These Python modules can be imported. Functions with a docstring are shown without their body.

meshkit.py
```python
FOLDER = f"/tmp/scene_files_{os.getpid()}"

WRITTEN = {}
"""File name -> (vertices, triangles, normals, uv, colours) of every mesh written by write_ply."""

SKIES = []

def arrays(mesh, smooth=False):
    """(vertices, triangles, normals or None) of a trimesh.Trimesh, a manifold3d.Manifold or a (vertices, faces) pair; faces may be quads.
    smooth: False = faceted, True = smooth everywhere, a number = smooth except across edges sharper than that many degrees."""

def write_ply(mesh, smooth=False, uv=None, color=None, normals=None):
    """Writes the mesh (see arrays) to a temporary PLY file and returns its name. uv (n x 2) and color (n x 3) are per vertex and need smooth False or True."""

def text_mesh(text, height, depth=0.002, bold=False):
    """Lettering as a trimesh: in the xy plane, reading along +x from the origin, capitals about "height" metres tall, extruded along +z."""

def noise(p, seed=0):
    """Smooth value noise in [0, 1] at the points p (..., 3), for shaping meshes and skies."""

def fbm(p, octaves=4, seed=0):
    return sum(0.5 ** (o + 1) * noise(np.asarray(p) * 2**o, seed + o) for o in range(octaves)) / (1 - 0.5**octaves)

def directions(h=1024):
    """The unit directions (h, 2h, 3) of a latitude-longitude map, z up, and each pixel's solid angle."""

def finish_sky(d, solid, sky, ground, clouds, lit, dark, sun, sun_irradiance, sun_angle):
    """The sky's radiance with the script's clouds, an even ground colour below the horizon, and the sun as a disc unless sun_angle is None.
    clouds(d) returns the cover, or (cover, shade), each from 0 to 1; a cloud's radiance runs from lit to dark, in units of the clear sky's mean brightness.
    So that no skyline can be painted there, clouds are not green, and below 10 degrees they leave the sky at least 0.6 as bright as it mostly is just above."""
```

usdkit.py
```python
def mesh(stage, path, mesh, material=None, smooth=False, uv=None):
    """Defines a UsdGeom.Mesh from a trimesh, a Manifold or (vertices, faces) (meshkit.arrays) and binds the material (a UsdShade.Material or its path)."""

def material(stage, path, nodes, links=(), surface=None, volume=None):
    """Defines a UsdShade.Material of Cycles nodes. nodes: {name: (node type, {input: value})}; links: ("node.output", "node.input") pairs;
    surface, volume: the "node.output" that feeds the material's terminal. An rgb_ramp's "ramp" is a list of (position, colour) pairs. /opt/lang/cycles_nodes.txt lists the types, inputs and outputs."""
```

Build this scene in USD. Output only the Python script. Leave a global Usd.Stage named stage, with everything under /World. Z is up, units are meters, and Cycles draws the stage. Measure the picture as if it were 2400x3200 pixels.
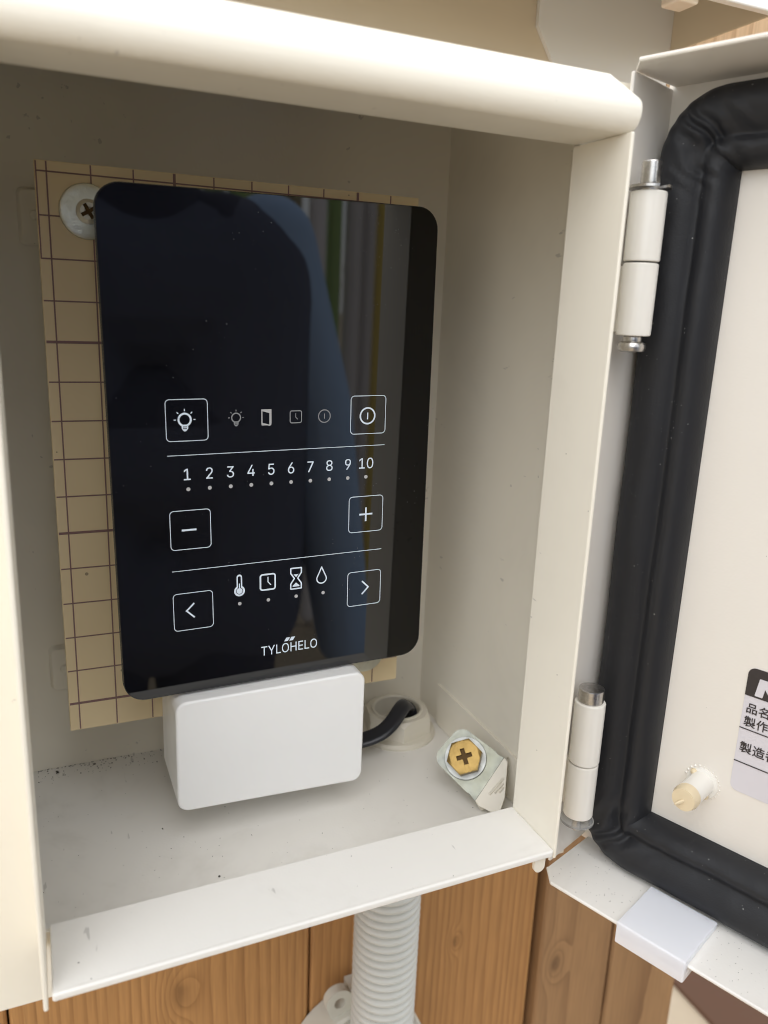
import math, random
import numpy as np, trimesh, manifold3d as m3, usdkit, meshkit
from pxr import Usd, UsdGeom, UsdLux, UsdShade, Gf, Sdf
from shapely import affinity
from shapely.geometry import Polygon, LineString, Point, box as sbox, MultiPolygon
from shapely.ops import unary_union

random.seed(7); RNG = np.random.default_rng(7)
stage = Usd.Stage.CreateInMemory()
UsdGeom.SetStageUpAxis(stage, 'Z'); UsdGeom.SetStageMetersPerUnit(stage, 1.0)
UsdGeom.Xform.Define(stage, '/World'); UsdGeom.Scope.Define(stage, '/World/Looks')

# ---------------------------------------------------------------- camera, sky, sun, exposure
CAM_POS = (-0.0090678, -0.32931, -0.0423433)
CAM_RIGHT = (0.9166, -0.3978088, 0.0399102); CAM_DOWN = (-0.0640639, -0.2446742, -0.9674866); CAM_FWD = (0.3946397, 0.8842413, -0.2497535)
FOCAL = 4.25; EXPOSURE = 1.02
cam = UsdGeom.Camera.Define(stage, '/World/camera')
cam.CreateFocalLengthAttr(FOCAL); cam.CreateHorizontalApertureAttr(FOCAL * 2400 / 2479.44); cam.CreateVerticalApertureAttr(FOCAL * 3200 / 2479.44)
cam.CreateFStopAttr(1.7); cam.CreateFocusDistanceAttr(0.32); cam.CreateClippingRangeAttr(Gf.Vec2f(0.01, 100)); cam.CreateExposureAttr(EXPOSURE)
cam.AddTransformOp().Set(Gf.Matrix4d(*CAM_RIGHT, 0, *[-v for v in CAM_DOWN], 0, *[-v for v in CAM_FWD], 0, *CAM_POS, 1))
SUN_DIR = np.array([-0.30, -0.56, 0.72]); SUN_DIR /= np.linalg.norm(SUN_DIR)
SUN_EL = math.asin(SUN_DIR[2]); SUN_ROT = math.atan2(SUN_DIR[0], SUN_DIR[1])
SKY_STRENGTH = 0.15; SUN_INTENSITY = 0.18; SUN_ANGLE = 60


class G:
    """Collects the nodes of one material. A value that is a tuple ('ref', 'node.output') is linked."""
    def __init__(s): s.nodes, s.links = {}, []
    def n(s, kind, out, **kw):
        name = f'n{len(s.nodes)}'; vals = {}
        for k, v in kw.items():
            if isinstance(v, tuple) and len(v) == 2 and v[0] == 'ref': s.links.append((v[1], f'{name}.{k}'))
            else: vals[k] = v
        s.nodes[name] = (kind, vals)
        return ('ref', f'{name}.{out}')
    def m(s, op, a, b=0.0, c=0.0, clamp=False): return s.n('math', 'value', math_type=op, value1=a, value2=b, value3=c, use_clamp=clamp)
    def pos(s): return s.n('texture_coordinate', 'object')
    def wpos(s): return s.n('geometry', 'position')
    def noise(s, vec, scale, detail=3, rough=0.5, dist=0.0): return s.n('noise_texture', 'fac', vector=vec, scale=scale, detail=detail, roughness=rough, distortion=dist)
    def ramp(s, fac, stops): return s.n('rgb_ramp', 'color', fac=fac, ramp=stops)
    def mix(s, fac, a, b, kind='mix'): return s.n('mix', 'color', mix_type=kind, fac=fac, color1=a, color2=b)
    def map(s, vec, scale=(1, 1, 1), loc=(0, 0, 0)): return s.n('mapping', 'vector', vector=vec, scale=scale, location=loc)
    def bump(s, h, strength, dist): return s.n('bump', 'normal', height=h, strength=strength, distance=dist)
    def specks(s, vec, scale, size, keep):
        """1 inside small scattered specks: size is their radius in cells, keep the share of cells that have one."""
        nm = f'n{len(s.nodes)}'
        d = s.n('voronoi_texture', 'distance', vector=vec, scale=scale)
        r = s.n('separate_color', 'r', color=('ref', nm + '.color')); 
        near = s.m('less_than', d, s.m('multiply', r, size)); return s.m('multiply', near, s.m('less_than', s.n('separate_color', 'g', color=('ref', nm + '.color')), keep))
    def done(s, name, surf, volume=None): return usdkit.material(stage, '/World/Looks/' + name, s.nodes, s.links, surface=surf[1])


def plain(name, col, rough=0.5, metal=0.0, **kw):
    g = G(); return g.done(name, g.n('principled_bsdf', 'BSDF', base_color=col, roughness=rough, metallic=metal, **kw))


def painted(name, col, rough=0.36, dirt=0.05, keep=0.045, speck=(0.16, 0.13, 0.11), peel=0.10, size=0.085, smear=0.0):
    """Sprayed paint on sheet steel: faint orange peel, slight unevenness, tiny dark specks."""
    g = G(); p = g.wpos()
    c = g.mix(g.m('multiply', g.noise(p, 22, 4), dirt * 2.2), col, tuple(v * 0.72 for v in col))
    sp = g.specks(p, 260, size, keep)
    c = g.mix(g.m('multiply', sp, 0.75), c, speck)
    if smear: c = g.mix(g.m('multiply', g.n('map_range', 'result', range_type='smoothstep', value=g.noise(p, 16, 6, .65, .6), from_min=.52, from_max=.75), smear), c, (0.42, 0.39, 0.33)); c = g.mix(g.m('multiply', g.m('multiply', g.n('map_range', 'result', range_type='smoothstep', value=g.noise(g.map(p, (1, .25, 1)), 330, 2), from_min=.68, from_max=.74), g.m('greater_than', g.noise(p, 25, 2), .58)), .45), c, (0.36, 0.34, 0.31))
    r = g.m('add', g.m('multiply', g.noise(p, 60, 3), 0.14), rough - 0.07)
    nrm = g.bump(g.noise(p, 900, 2), peel, 0.0004)
    return g.done(name, g.n('principled_bsdf', 'BSDF', base_color=c, roughness=r, normal=nrm))


def wood(name, base, dark, light, seed, spacing, knots=(), rough=0.55, warp=1.0):
    """Sawn softwood with the grain along z: growth rings as warped bands, rings swirling round each knot (x, z, size)."""
    g = G(); p = g.wpos(); q = g.map(p, (1, 1, 0.03), (seed * 3.1, 0, seed * 0.7))
    sx = g.n('separate_xyz', 'x', vector=p); nm = g.links[-1][1].split('.')[0]; sz = ('ref', nm + '.z')
    w1 = g.noise(q, 14, 2, 0.45); w2 = g.noise(g.map(p, (1, 1, 0.16), (seed, 0, 0)), 55, 3, 0.5)
    phase = g.m('add', g.m('divide', sx, spacing), g.m('add', g.m('multiply', w1, 8.0 * warp), g.m('multiply', w2, 0.4)))
    core = None
    for kx, kz, ks in knots:
        dx = g.m('divide', g.m('subtract', sx, kx), ks); dz = g.m('divide', g.m('subtract', sz, kz), ks * 1.9)
        d2 = g.m('add', g.m('multiply', dx, dx), g.m('multiply', dz, dz)); d2 = g.m('add', d2, g.m('multiply', g.noise(p, 130, 2), 0.35))
        e = g.m('exponent', g.m('multiply', d2, -0.55)); phase = g.m('add', phase, g.m('multiply', e, 3.2))
        k = g.m('exponent', g.m('multiply', d2, -2.6)); core = k if core is None else g.m('maximum', core, k)
    f = g.m('fraction', phase); line = g.m('power', f, 3.2)                 # slow rise, sharp fall: early and late wood
    edge = g.m('subtract', 1.0, g.m('power', g.m('subtract', 1.0, f), 14)); line = g.m('multiply', line, edge)
    line = g.m('multiply', line, g.m('add', 0.35, g.m('multiply', g.noise(g.map(p, (1, 1, .1), (0, seed, 0)), 30, 2), 0.9)))
    c = g.mix(g.noise(q, 9, 3), base, light)
    c = g.mix(g.m('multiply', line, 0.62), c, dark)
    fib = g.noise(g.map(p, (1, 1, 0.03)), 900, 3, 0.6)
    c = g.mix(0.55, c, g.ramp(fib, [(0.3, (0.62, 0.60, 0.58)), (0.7, (1.12, 1.12, 1.12))]), 'multiply')
    if core is not None: c = g.mix(g.m('multiply', core, 0.9), c, tuple(v * 0.45 for v in dark))
    nrm = g.bump(g.m('add', g.m('multiply', fib, 0.5), g.m('multiply', line, -0.6)), 0.35, 0.0006)
    return g.done(name, g.n('principled_bsdf', 'BSDF', base_color=c, roughness=g.m('add', rough, g.m('multiply', fib, 0.15)), normal=nrm))


def metal(name, col, rough=0.28, scratch=0.15, iris=False):
    g = G(); p = g.wpos()
    c = g.mix(g.noise(p, 160, 4), col, tuple(v * 0.72 for v in col))
    if iris: c = g.mix(g.m('multiply', g.noise(p, 90, 2), 0.5), c, (0.62, 0.60, 0.36))
    r = g.m('add', rough - 0.08, g.m('multiply', g.noise(p, 300, 3), 0.22))
    return g.done(name, g.n('principled_bsdf', 'BSDF', base_color=c, roughness=r, metallic=1.0, normal=g.bump(g.noise(p, 700, 3), scratch, 0.0004)))


BEIGE = (0.84, 0.79, 0.675)
M = {}
M['paint'] = painted('beige_paint', BEIGE, smear=0.08)
M['paint_floor'] = painted('beige_paint_dusty', (0.84, 0.815, 0.76), 0.42, 0.08, 0.22, (0.14, 0.125, 0.11), size=0.085, smear=0.22)
M['paint_door'] = painted('beige_paint_door', (0.80, 0.755, 0.68), 0.38)
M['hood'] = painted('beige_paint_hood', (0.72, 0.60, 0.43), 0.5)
M['white'] = painted('white_plastic', (0.90, 0.895, 0.875), 0.34, 0.03, 0.04, (0.2, 0.19, 0.18), 0.05)
M['hinge'] = painted('white_hinge_paint', (0.82, 0.79, 0.72), 0.2, 0.02, 0.05, peel=0.04)
M['gland'] = painted('ivory_nylon', (0.70, 0.655, 0.55), 0.42, 0.06, 0.05)
M['conduit'] = painted('light_grey_pvc', (0.54, 0.54, 0.50), 0.42, 0.05, 0.08)
M['jbox'] = painted('grey_beige_pvc', (0.52, 0.50, 0.43), 0.45, 0.05, 0.05)
M['steel'] = metal('steel', (0.62, 0.60, 0.57), 0.24)
M['screw'] = metal('screw_zinc', (0.74, 0.71, 0.62), 0.45)
M['recess'] = plain('recess_shade', (0.10, 0.055, 0.015), 0.6, 0.6)  # dark colour stands in for shade down in the cross recesses
M['boltwasher'] = metal('bolt_washer', (0.42, 0.43, 0.41), 0.42)
M['zinc'] = metal('zinc_plate', (0.33, 0.355, 0.365), 0.5, 0.2, True)
M['washer'] = metal('zinc_washer', (0.80, 0.80, 0.76), 0.36, 0.3, True)
M['brass'] = metal('brass', (0.32, 0.215, 0.075), 0.34)
M['plate'] = painted('pale_grey_plate', (0.84, 0.81, 0.75), 0.45)
M['dark'] = plain('dark_gap', (0.02, 0.018, 0.016), 0.7)
M['print'] = plain('white_print', (0.78, 0.88, 0.98), 0.4)
M['print_dim'] = plain('grey_print', (0.30, 0.31, 0.32), 0.4)
M['print_dot'] = plain('dot_print', (0.52, 0.52, 0.52), 0.4)
M['gridline'] = plain('brown_print', (0.25, 0.14, 0.13), 0.55)
M['label'] = plain('silver_white_film', (0.66, 0.635, 0.66), 0.32)
M['ink'] = plain('black_ink', (0.028, 0.022, 0.022), 0.4)
M['edge'] = plain('dark_glass_edge', (0.05, 0.055, 0.05), 0.25)
M['body'] = plain('dark_plastic', (0.02, 0.02, 0.02), 0.5)
g = G(); p = g.wpos()
M['ply'] = g.done('cream_board', g.n('principled_bsdf', 'BSDF', base_color=g.mix(g.m('multiply', g.specks(p, 150, 0.12, 0.12), .6), g.mix(g.noise(g.map(p, (1, 1, .3)), 30, 4), (0.83, 0.68, 0.43), (0.76, 0.60, 0.35)), (.12, .08, .05)), roughness=0.42, normal=g.bump(g.noise(p, 500, 2), 0.08, .0004)))
g = G(); p = g.wpos(); dust = g.m('maximum', g.specks(p, 420, 0.10, 0.10), g.m('multiply', g.specks(p, 800, 0.16, 0.5), g.m('greater_than', g.noise(p, 38, 4), 0.60)))
M['glass'] = g.done('black_glass', g.n('principled_bsdf', 'BSDF', base_color=g.mix(g.m('multiply', dust, 0.30), (0.0025, 0.0026, 0.003), (0.30, 0.30, 0.29)), roughness=g.m('add', 0.012, g.m('multiply', dust, 0.3)), ior=1.6))
g = G(); p = g.wpos(); sp = g.m('maximum', g.specks(p, 330, 0.10, 0.30), g.m('multiply', g.specks(p, 900, 0.16, 0.35), g.m('greater_than', g.noise(p, 45, 4), 0.56)))
M['rubber'] = g.done('black_rubber', g.n('principled_bsdf', 'BSDF', base_color=g.mix(g.m('multiply', sp, 0.55), g.mix(g.noise(p, 40, 4), (0.0100, 0.0107, 0.0135), (0.0165, 0.0165, 0.0175)), (0.45, 0.44, 0.42)), specular_ior_level=0.36, roughness=g.m('add', 0.42, g.m('multiply', g.noise(p, 120, 3), 0.2)), normal=g.bump(g.m('add', g.noise(p, 1500, 3), g.m('multiply', g.noise(p, 220, 3, .5, .8), 1.2)), 0.16, 0.0007)))
M['clip'] = plain('milky_plastic', (0.80, 0.83, 0.90), 0.32, subsurface_weight=0.5, subsurface_radius=(0.8, 0.9, 1.0), subsurface_scale=0.004)
M['clear'] = plain('clear_plastic', (0.8, 0.8, 0.78), 0.12, transmission_weight=0.85, ior=1.45)
M['cream'] = plain('cream_sealant', (0.72, 0.60, 0.40), 0.5)
M['cable'] = plain('black_pvc', (0.016, 0.017, 0.022), 0.3)
M['soil'] = plain('dark_grit', (0.085, 0.075, 0.062), 0.8)
M['foam'] = plain('pink_foam', (0.86, 0.74, 0.60), 0.6)
wood_knots = [(0.0455, -0.4315, 0.0075)]
M['plank_a'] = wood('cedar_plank_a', (0.40, 0.195, 0.062), (0.185, 0.070, 0.016), (0.45, 0.235, 0.085), 1.0, 0.0062, wood_knots)
M['plank_b'] = wood('cedar_plank_b', (0.385, 0.18, 0.054), (0.18, 0.066, 0.015), (0.43, 0.22, 0.078), 2.7, 0.0056, [(0.228, -0.4555, 0.0035)])
M['post_a'] = wood('cedar_post_a', (0.28, 0.145, 0.06), (0.11, 0.045, 0.016), (0.37, 0.215, 0.10), 5.2, 0.03, [(0.3115, -0.4995, 0.006)], warp=.7)
M['post_b'] = wood('cedar_post_b', (0.29, 0.155, 0.066), (0.13, 0.055, 0.02), (0.37, 0.215, 0.10), 7.9, 0.035, (), warp=.6)
M['rough'] = wood('rough_sawn', (0.62, 0.40, 0.22), (0.36, 0.19, 0.08), (0.74, 0.54, 0.34), 3.3, 0.011, (), .8)
M['stain'] = plain('dark_stain_wood', (0.085, 0.034, 0.012), 0.75)
g = G(); p = g.wpos()
M['ground'] = g.done('tan_ground', g.n('principled_bsdf', 'BSDF', base_color=g.mix(g.noise(p, 12, 6), (0.40, 0.31, 0.21), (0.50, 0.41, 0.29)), roughness=.9))


# ---------------------------------------------------------------- helpers
def path_for(name, parent):
    base = (parent if isinstance(parent, str) else str(parent.GetPath())) if parent else '/World'
    k, nm = 0, name
    while stage.GetPrimAtPath(f'{base}/{nm}'): k += 1; nm = f'{name}_{k:03d}'
    return f'{base}/{nm}'
def tag(prim, label=None, cat=None, group=None, kind=None):
    for k, v in (('label', label), ('category', cat), ('group', group), ('kind', kind)):
        if v: prim.SetCustomDataByKey(k, v)
    return prim
def thing(name, label, cat, loc=(0, 0, 0), group=None):
    x = UsdGeom.Xform.Define(stage, path_for(name, None)); x.AddTranslateOp().Set(Gf.Vec3d(*map(float, loc)))
    p = tag(x.GetPrim(), label, cat, group); p_loc[str(p.GetPath())] = np.array(loc, float); return p
p_loc = {}
def origin(parent):
    if not parent: return np.zeros(3)
    s = str(parent.GetPath())
    for k, v in p_loc.items():
        if s == k or s.startswith(k + '/'): return v
    return np.zeros(3)
def obj(name, mesh, mat, parent=None, smooth=False, label=None, kind=None):
    """One Mesh prim; vertices are given in world coordinates and stored relative to the thing's base."""
    if hasattr(mesh, 'to_mesh'):
        mm = mesh.to_mesh(); mesh = trimesh.Trimesh(np.array(mm.vert_properties[:, :3]), np.array(mm.tri_verts), process=False)
    mesh = trimesh.Trimesh(np.asarray(mesh.vertices) - origin(parent), mesh.faces, process=False)
    pr = usdkit.mesh(stage, path_for(name, parent), mesh, M[mat], smooth=smooth).GetPrim()
    return tag(pr, label, None, None, kind)
cat = trimesh.util.concatenate
def frame(mesh, o, eu, ev, ew):
    T = np.eye(4); T[:3, 0], T[:3, 1], T[:3, 2], T[:3, 3] = eu, ev, ew, o
    m = mesh.copy(); m.apply_transform(T); return m
X_, Y_, Z_ = np.eye(3)
def ext(poly, d):
    polys = [g for g in getattr(poly, 'geoms', [poly]) if g.area > 1e-12]
    return cat([trimesh.creation.extrude_polygon(q, d, engine='earcut') for q in polys])
def xz(poly, y0, d): return frame(ext(poly, d), (0, y0, 0), X_, Z_, -Y_)        # front at y0 - d
def xy(poly, z0, d): return frame(ext(poly, d), (0, 0, z0), X_, Y_, Z_)
def yz(poly, x0, d): return frame(ext(poly, d), (x0, 0, 0), Y_, Z_, X_)
def bx(lo, hi): return trimesh.creation.box(bounds=np.array([lo, hi], float))
def rbox(lo, hi, r, sub=2):
    lo, hi = np.array(lo, float) + r, np.array(hi, float) - r
    s = trimesh.creation.icosphere(subdivisions=sub, radius=r).vertices
    pts = [s + np.where(c, hi, lo) for c in np.ndindex(2, 2, 2)]
    return trimesh.convex.convex_hull(np.vstack(pts))
def rrect(x0, y0, x1, y1, r): return sbox(x0 + r, y0 + r, x1 - r, y1 - r).buffer(r, quad_segs=8)
def lathe(profile, o=(0, 0, 0), axis=Z_, n=48):
    m = trimesh.creation.revolve(np.array(profile, float), sections=n)
    w = np.array(axis, float) / np.linalg.norm(axis); u = np.cross(w, X_ if abs(w[0]) < .9 else Y_); u /= np.linalg.norm(u); v = np.cross(w, u)
    return frame(m, o, u, v, w)
def tube(pts, rad, n=12, closed=True):
    """A round tube along pts; rad a number or one per point."""
    pts = np.array(pts, float); rad = np.broadcast_to(rad, len(pts)); V, F = [], []
    t = np.gradient(pts, axis=0); t /= np.linalg.norm(t, axis=1)[:, None]; up = np.array([0.31, 0.2, 0.93])
    for k, (c, d, r) in enumerate(zip(pts, t, rad)):
        u = np.cross(d, up); u /= np.linalg.norm(u); v = np.cross(d, u); up = -np.cross(u, d) if False else up
        a = np.arange(n) / n * 2 * np.pi; V.append(c + r * (np.cos(a)[:, None] * u + np.sin(a)[:, None] * v))
    V = np.vstack(V)
    for k in range(len(pts) - 1):
        for i in range(n):
            a, b = k * n + i, k * n + (i + 1) % n; F += [[a, b, b + n], [a, b + n, a + n]]
    V = np.vstack([V, pts[0], pts[-1]]); e = len(V)
    for i in range(n): F += [[e - 2, (i + 1) % n, i], [e - 1, (len(pts) - 1) * n + i, (len(pts) - 1) * n + (i + 1) % n]]
    m = trimesh.Trimesh(V, F, process=False); m.fix_normals(); return m
def spline(pts, n=40):
    from scipy.interpolate import CubicSpline
    pts = np.array(pts, float); s = np.r_[0, np.cumsum(np.linalg.norm(np.diff(pts, axis=0), axis=1))]
    return CubicSpline(s, pts)(np.linspace(0, s[-1], n))
def mani(tm): return m3.Manifold(m3.Mesh(np.asarray(tm.vertices, np.float32), np.asarray(tm.faces, np.uint32)))
def tri(mf): mm = mf.to_mesh(); return trimesh.Trimesh(np.array(mm.vert_properties[:, :3], float), np.array(mm.tri_verts), process=False)

# ---------------------------------------------------------------- sky dome and sun
g = G(); d = g.n('texture_coordinate', 'generated'); sky = g.n('sky_texture', 'color', sky_type='single_scattering', sun_disc=False, sun_elevation=SUN_EL, sun_rotation=SUN_ROT)
cl = g.ramp(g.noise(g.map(d, (1, 1, 2)), 2.2, 5, .55), [(0.30, (0.62, 0.62, 0.62)), (0.60, (0.92, 0.92, 0.92))])
sky = g.mix(cl, sky, (5.25, 5.35, 5.5))
look = usdkit.material(stage, '/World/Looks/sky_look', {**g.nodes, 'bg': ('background_shader', {'strength': SKY_STRENGTH})}, g.links + [(sky[1], 'bg.color')], surface='bg.background')
dome = UsdLux.DomeLight.Define(stage, '/World/sky'); UsdShade.MaterialBindingAPI.Apply(dome.GetPrim()).Bind(look); tag(dome.GetPrim(), kind='structure')
sun = UsdLux.DistantLight.Define(stage, '/World/sun'); sun.CreateIntensityAttr(SUN_INTENSITY); sun.CreateAngleAttr(SUN_ANGLE); sun.CreateNormalizeAttr(True); sun.CreateColorAttr(Gf.Vec3f(1, .985, .965))
zz = SUN_DIR; xx = np.cross(Z_, zz); xx /= np.linalg.norm(xx); yy = np.cross(zz, xx)
sun.AddTransformOp().Set(Gf.Matrix4d(*xx, 0, *yy, 0, *zz, 0, 0, 0, 0, 1))

# ---------------------------------------------------------------- ground and the wood wall behind the box
GZ = -1.38
o = obj('ground', bx((-40, -40, GZ - .1), (40, 40, GZ)), 'ground'); tag(o, kind='structure')
wall = thing('wood_wall', 'orange brown vertical cedar board wall behind and below the metal box', 'wall', (0.1, 0.06, GZ))
WY = 0.055
def plank(x0, x1, mat, y=WY, z0=GZ, z1=0.9, t=.014, nm='plank'):
    c = .0016; prof = Polygon([(x0 + .0006, y + t), (x0 + .0006, y + c), (x0 + .0006 + c, y), (x1 - .0006 - c, y), (x1 - .0006, y + c), (x1 - .0006, y + t)])
    return obj(nm, xy(prof, z0, z1 - z0), mat, wall)
for k in range(-5, 2): plank(-0.043 + .168 * k, -0.043 + .168 * (k + 1), 'plank_b' if k in (1, -1, -3) else 'plank_a')
plank(0.297, 0.363, 'post_a', WY - .004, t=.03, nm='post_board'); plank(0.3645, 0.437, 'post_b', WY - .003, t=.03, nm='post_board')
obj('backing_batten', bx((-0.9, WY + .016, GZ), (0.30, WY + .05, .9)), 'stain', wall)
o = obj('floor_beam', cat([bx((1.128, -.9, GZ), (2.6, 1.9, GZ + .010))]), 'stain'); tag(o, 'dark brown stained timber decking board on the ground, far below the lower right corner of the door', 'timber decking')
g_ = thing('timber_rail', 'rough pale sawn timber above the open door top at the right', 'timber', (0.45, 0.06, 0.05))
obj('board', bx((0.3185, 0.0495, 0.0372), (1.2, 0.09, 0.26)), 'rough', g_)

# ---------------------------------------------------------------- the metal box
XL, XR, ZB, ZT, YL, YR, T = -0.0167, 0.1605, -0.2404, 0.0125, -0.1205, -0.0925, 0.0014
WL, WR, FZ, TZ, BY = -0.0415, 0.1857, -0.2655, 0.0312, 0.045
ebox = thing('electrical_box', 'open beige painted steel box holding the black control panel', 'electrical box', (0.072, BY, FZ))
obj('back_panel', bx((WL, BY, FZ), (WR, BY + T, .0478)), 'paint', ebox)
sidep = Polygon([(YR + T, FZ - T), (BY + T, FZ - T), (BY + T, .0494), (YR + T, TZ + .0018)])
obj('side_panel', yz(sidep, WL - T, T), 'paint', ebox)
obj('side_panel', yz(sidep, WR, T), 'paint', ebox)
obj('floor_panel', bx((WL, YR + T, FZ - T), (WR, BY + T, FZ)), 'paint_floor', ebox)
obj('top_panel', yz(Polygon([(YR + T, TZ + .0004), (BY + T, .0480), (BY + T, .0494), (YR + T, TZ + .0018)]), WL, WR - WL), 'paint', ebox)
ring = sbox(WL - T - .001, FZ - T - .0006, WR + T + .001, TZ + T + .0006).difference(sbox(XL - T, ZB - T, XR + T, ZT + T))
obj('front_flange', xz(ring, YR + T - .0002, T), 'paint', ebox)
obj('lip', rbox((XL - T, YL, ZB - .0056), (XL, YR + T, ZT - .0007), .00062), 'paint', ebox, 40)
obj('lip', rbox((XR, YL, ZB - .0024), (XR + T, YR + T, ZT - .0007), .00062), 'paint', ebox, 40)
b = cat([rbox((XL + .0012, YL, ZB - T), (XR, YR + T, ZB), .00062), rbox((XL + .0012, YL - .0004, ZB - T - .0012), (XR - .0004, YL + .0016, ZB + .0001), .0008)])
b.vertices[:, 2] += 0.0088 * (b.vertices[:, 0] - XL) - .0001
obj('lip', b, 'paint_floor', ebox, 40, 'bottom lip of the box opening, dusty')
tabm = tri(m3.Manifold.hull(mani(cat([trimesh.creation.cylinder(.0024, .0013, sections=24, transform=trimesh.transformations.rotation_matrix(math.pi / 2, X_)).apply_translation((.1553, YL + .0018, ZB - .0052)), bx((.1529, YL + .0011, ZB - .003), (.1577, YL + .0024, ZB - .0012))]))))
obj('corner_tab', tabm, 'paint', ebox, 40)
arc = [(-.1158 - .0050 * math.sin(a), .0173 - .0050 * math.cos(a)) for a in np.linspace(0.02, 2.28, 36)] + [(-.1158 - .0050 * math.sin(2.28) + .0096 * t, .0173 - .0050 * math.cos(2.28) + .0080 * t) for t in (.12, .3, .5, .7)]
pl = np.array([(YR + T, .0131), (-.100, .0128), (-.108, .01255), (-.112, .01245), *arc, (-.1100, .0286)]); tg = np.gradient(pl, axis=0); tg /= np.linalg.norm(tg, axis=1)[:, None]; nn = np.c_[-tg[:, 1], tg[:, 0]] * T / 2
prof = Polygon([*(pl + nn), *(pl - nn)[::-1]]).buffer(0)
ZT0 = 0.0
gut = yz(prof, -0.038, .1625 + .038)
gut.vertices[:, 0] -= np.where((gut.vertices[:, 0] > .16) & (gut.vertices[:, 2] > .0200), .50 * (gut.vertices[:, 2] - .0200), 0)
obj('rain_gutter', gut, 'paint', ebox, 50, 'rolled drip edge along the top of the opening')
for zc in (-.0123, -.2128):
    ring_ = lambda q_, y_: np.array([(a_, y_, c_) for a_, c_ in q_.exterior.coords[:-1]])
    pad = trimesh.convex.convex_hull(np.vstack([ring_(rrect(-.0108, zc - .0114, .0137, zc + .0114, .003), BY + .0002), ring_(rrect(-.0098, zc - .0104, .0127, zc + .0104, .0024), BY - .0030), ring_(rrect(-.0092, zc - .0098, .0121, zc + .0098, .002), BY - .0034)]))
    obj('embossed_pad', cat([pad, lathe([(0, .0004), (.0009, .0007), (.0016, .0005), (.002, 0), (0, 0)], (-.0042, BY - .0034, zc + .0005), -Y_, 20)]), 'paint', ebox, 40)
# earth terminal in the lower right corner
wallplate = sbox(-.088, FZ + .0003, .0222, -.2420).difference(rrect(-.0532, -.2650, -.0496, -.2448, .0017))
obj('wall_bracket', yz(wallplate, WR - .0013, .0013), 'paint', ebox)
bo = np.array([.17218, -.03277, -.25339]); bo = np.array(CAM_POS) + (bo - np.array(CAM_POS)) * .965; tn = np.array([-.50141, -.60169, .62174]); t1 = np.array([.76822, -.64018, 0]); t2 = np.array([.39803, .47764, .78322])
def tabf(mesh, lift=0.0): return frame(mesh, bo + tn * lift, t1, t2, tn)
P2 = lambda pts: Polygon([(a * 1e-3, b_ * 1e-3) for a, b_ in pts])
zp = P2([(-4.9, 14.7), (-15.7, -2.6), (7.4, -17.7), (17.5, 3.6)])
zp = zp.buffer(-.0055).buffer(.0055, quad_segs=8).union(P2([(-1, 9), (-8, -5), (7.4, -17.7), (17.5, 3.6)]).intersection(zp))
obj('earth_plate', tabf(ext(zp, .0014), -.0014), 'zinc', ebox, label='bare zinc earth terminal plate')
pf = P2([(17.65, 3.5), (7.55, -17.7), (9.6, -19.6), (20.4, -13.4), (19.4, 2.0)])
obj('plate_foot', cat([tabf(ext(pf, .0015), -.00135), tube([bo + t1 * .0088 + t2 * -.0180 - tn * .001, bo + t1 * .0105 + t2 * -.0200 - tn * .004, (.176, -.055, FZ)], .0011, 8), tabf(ext(P2([(9.6, -19.6), (20.4, -13.4), (19.0, -22.0)]), .0015), -.00135)]), 'paint', ebox)
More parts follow.
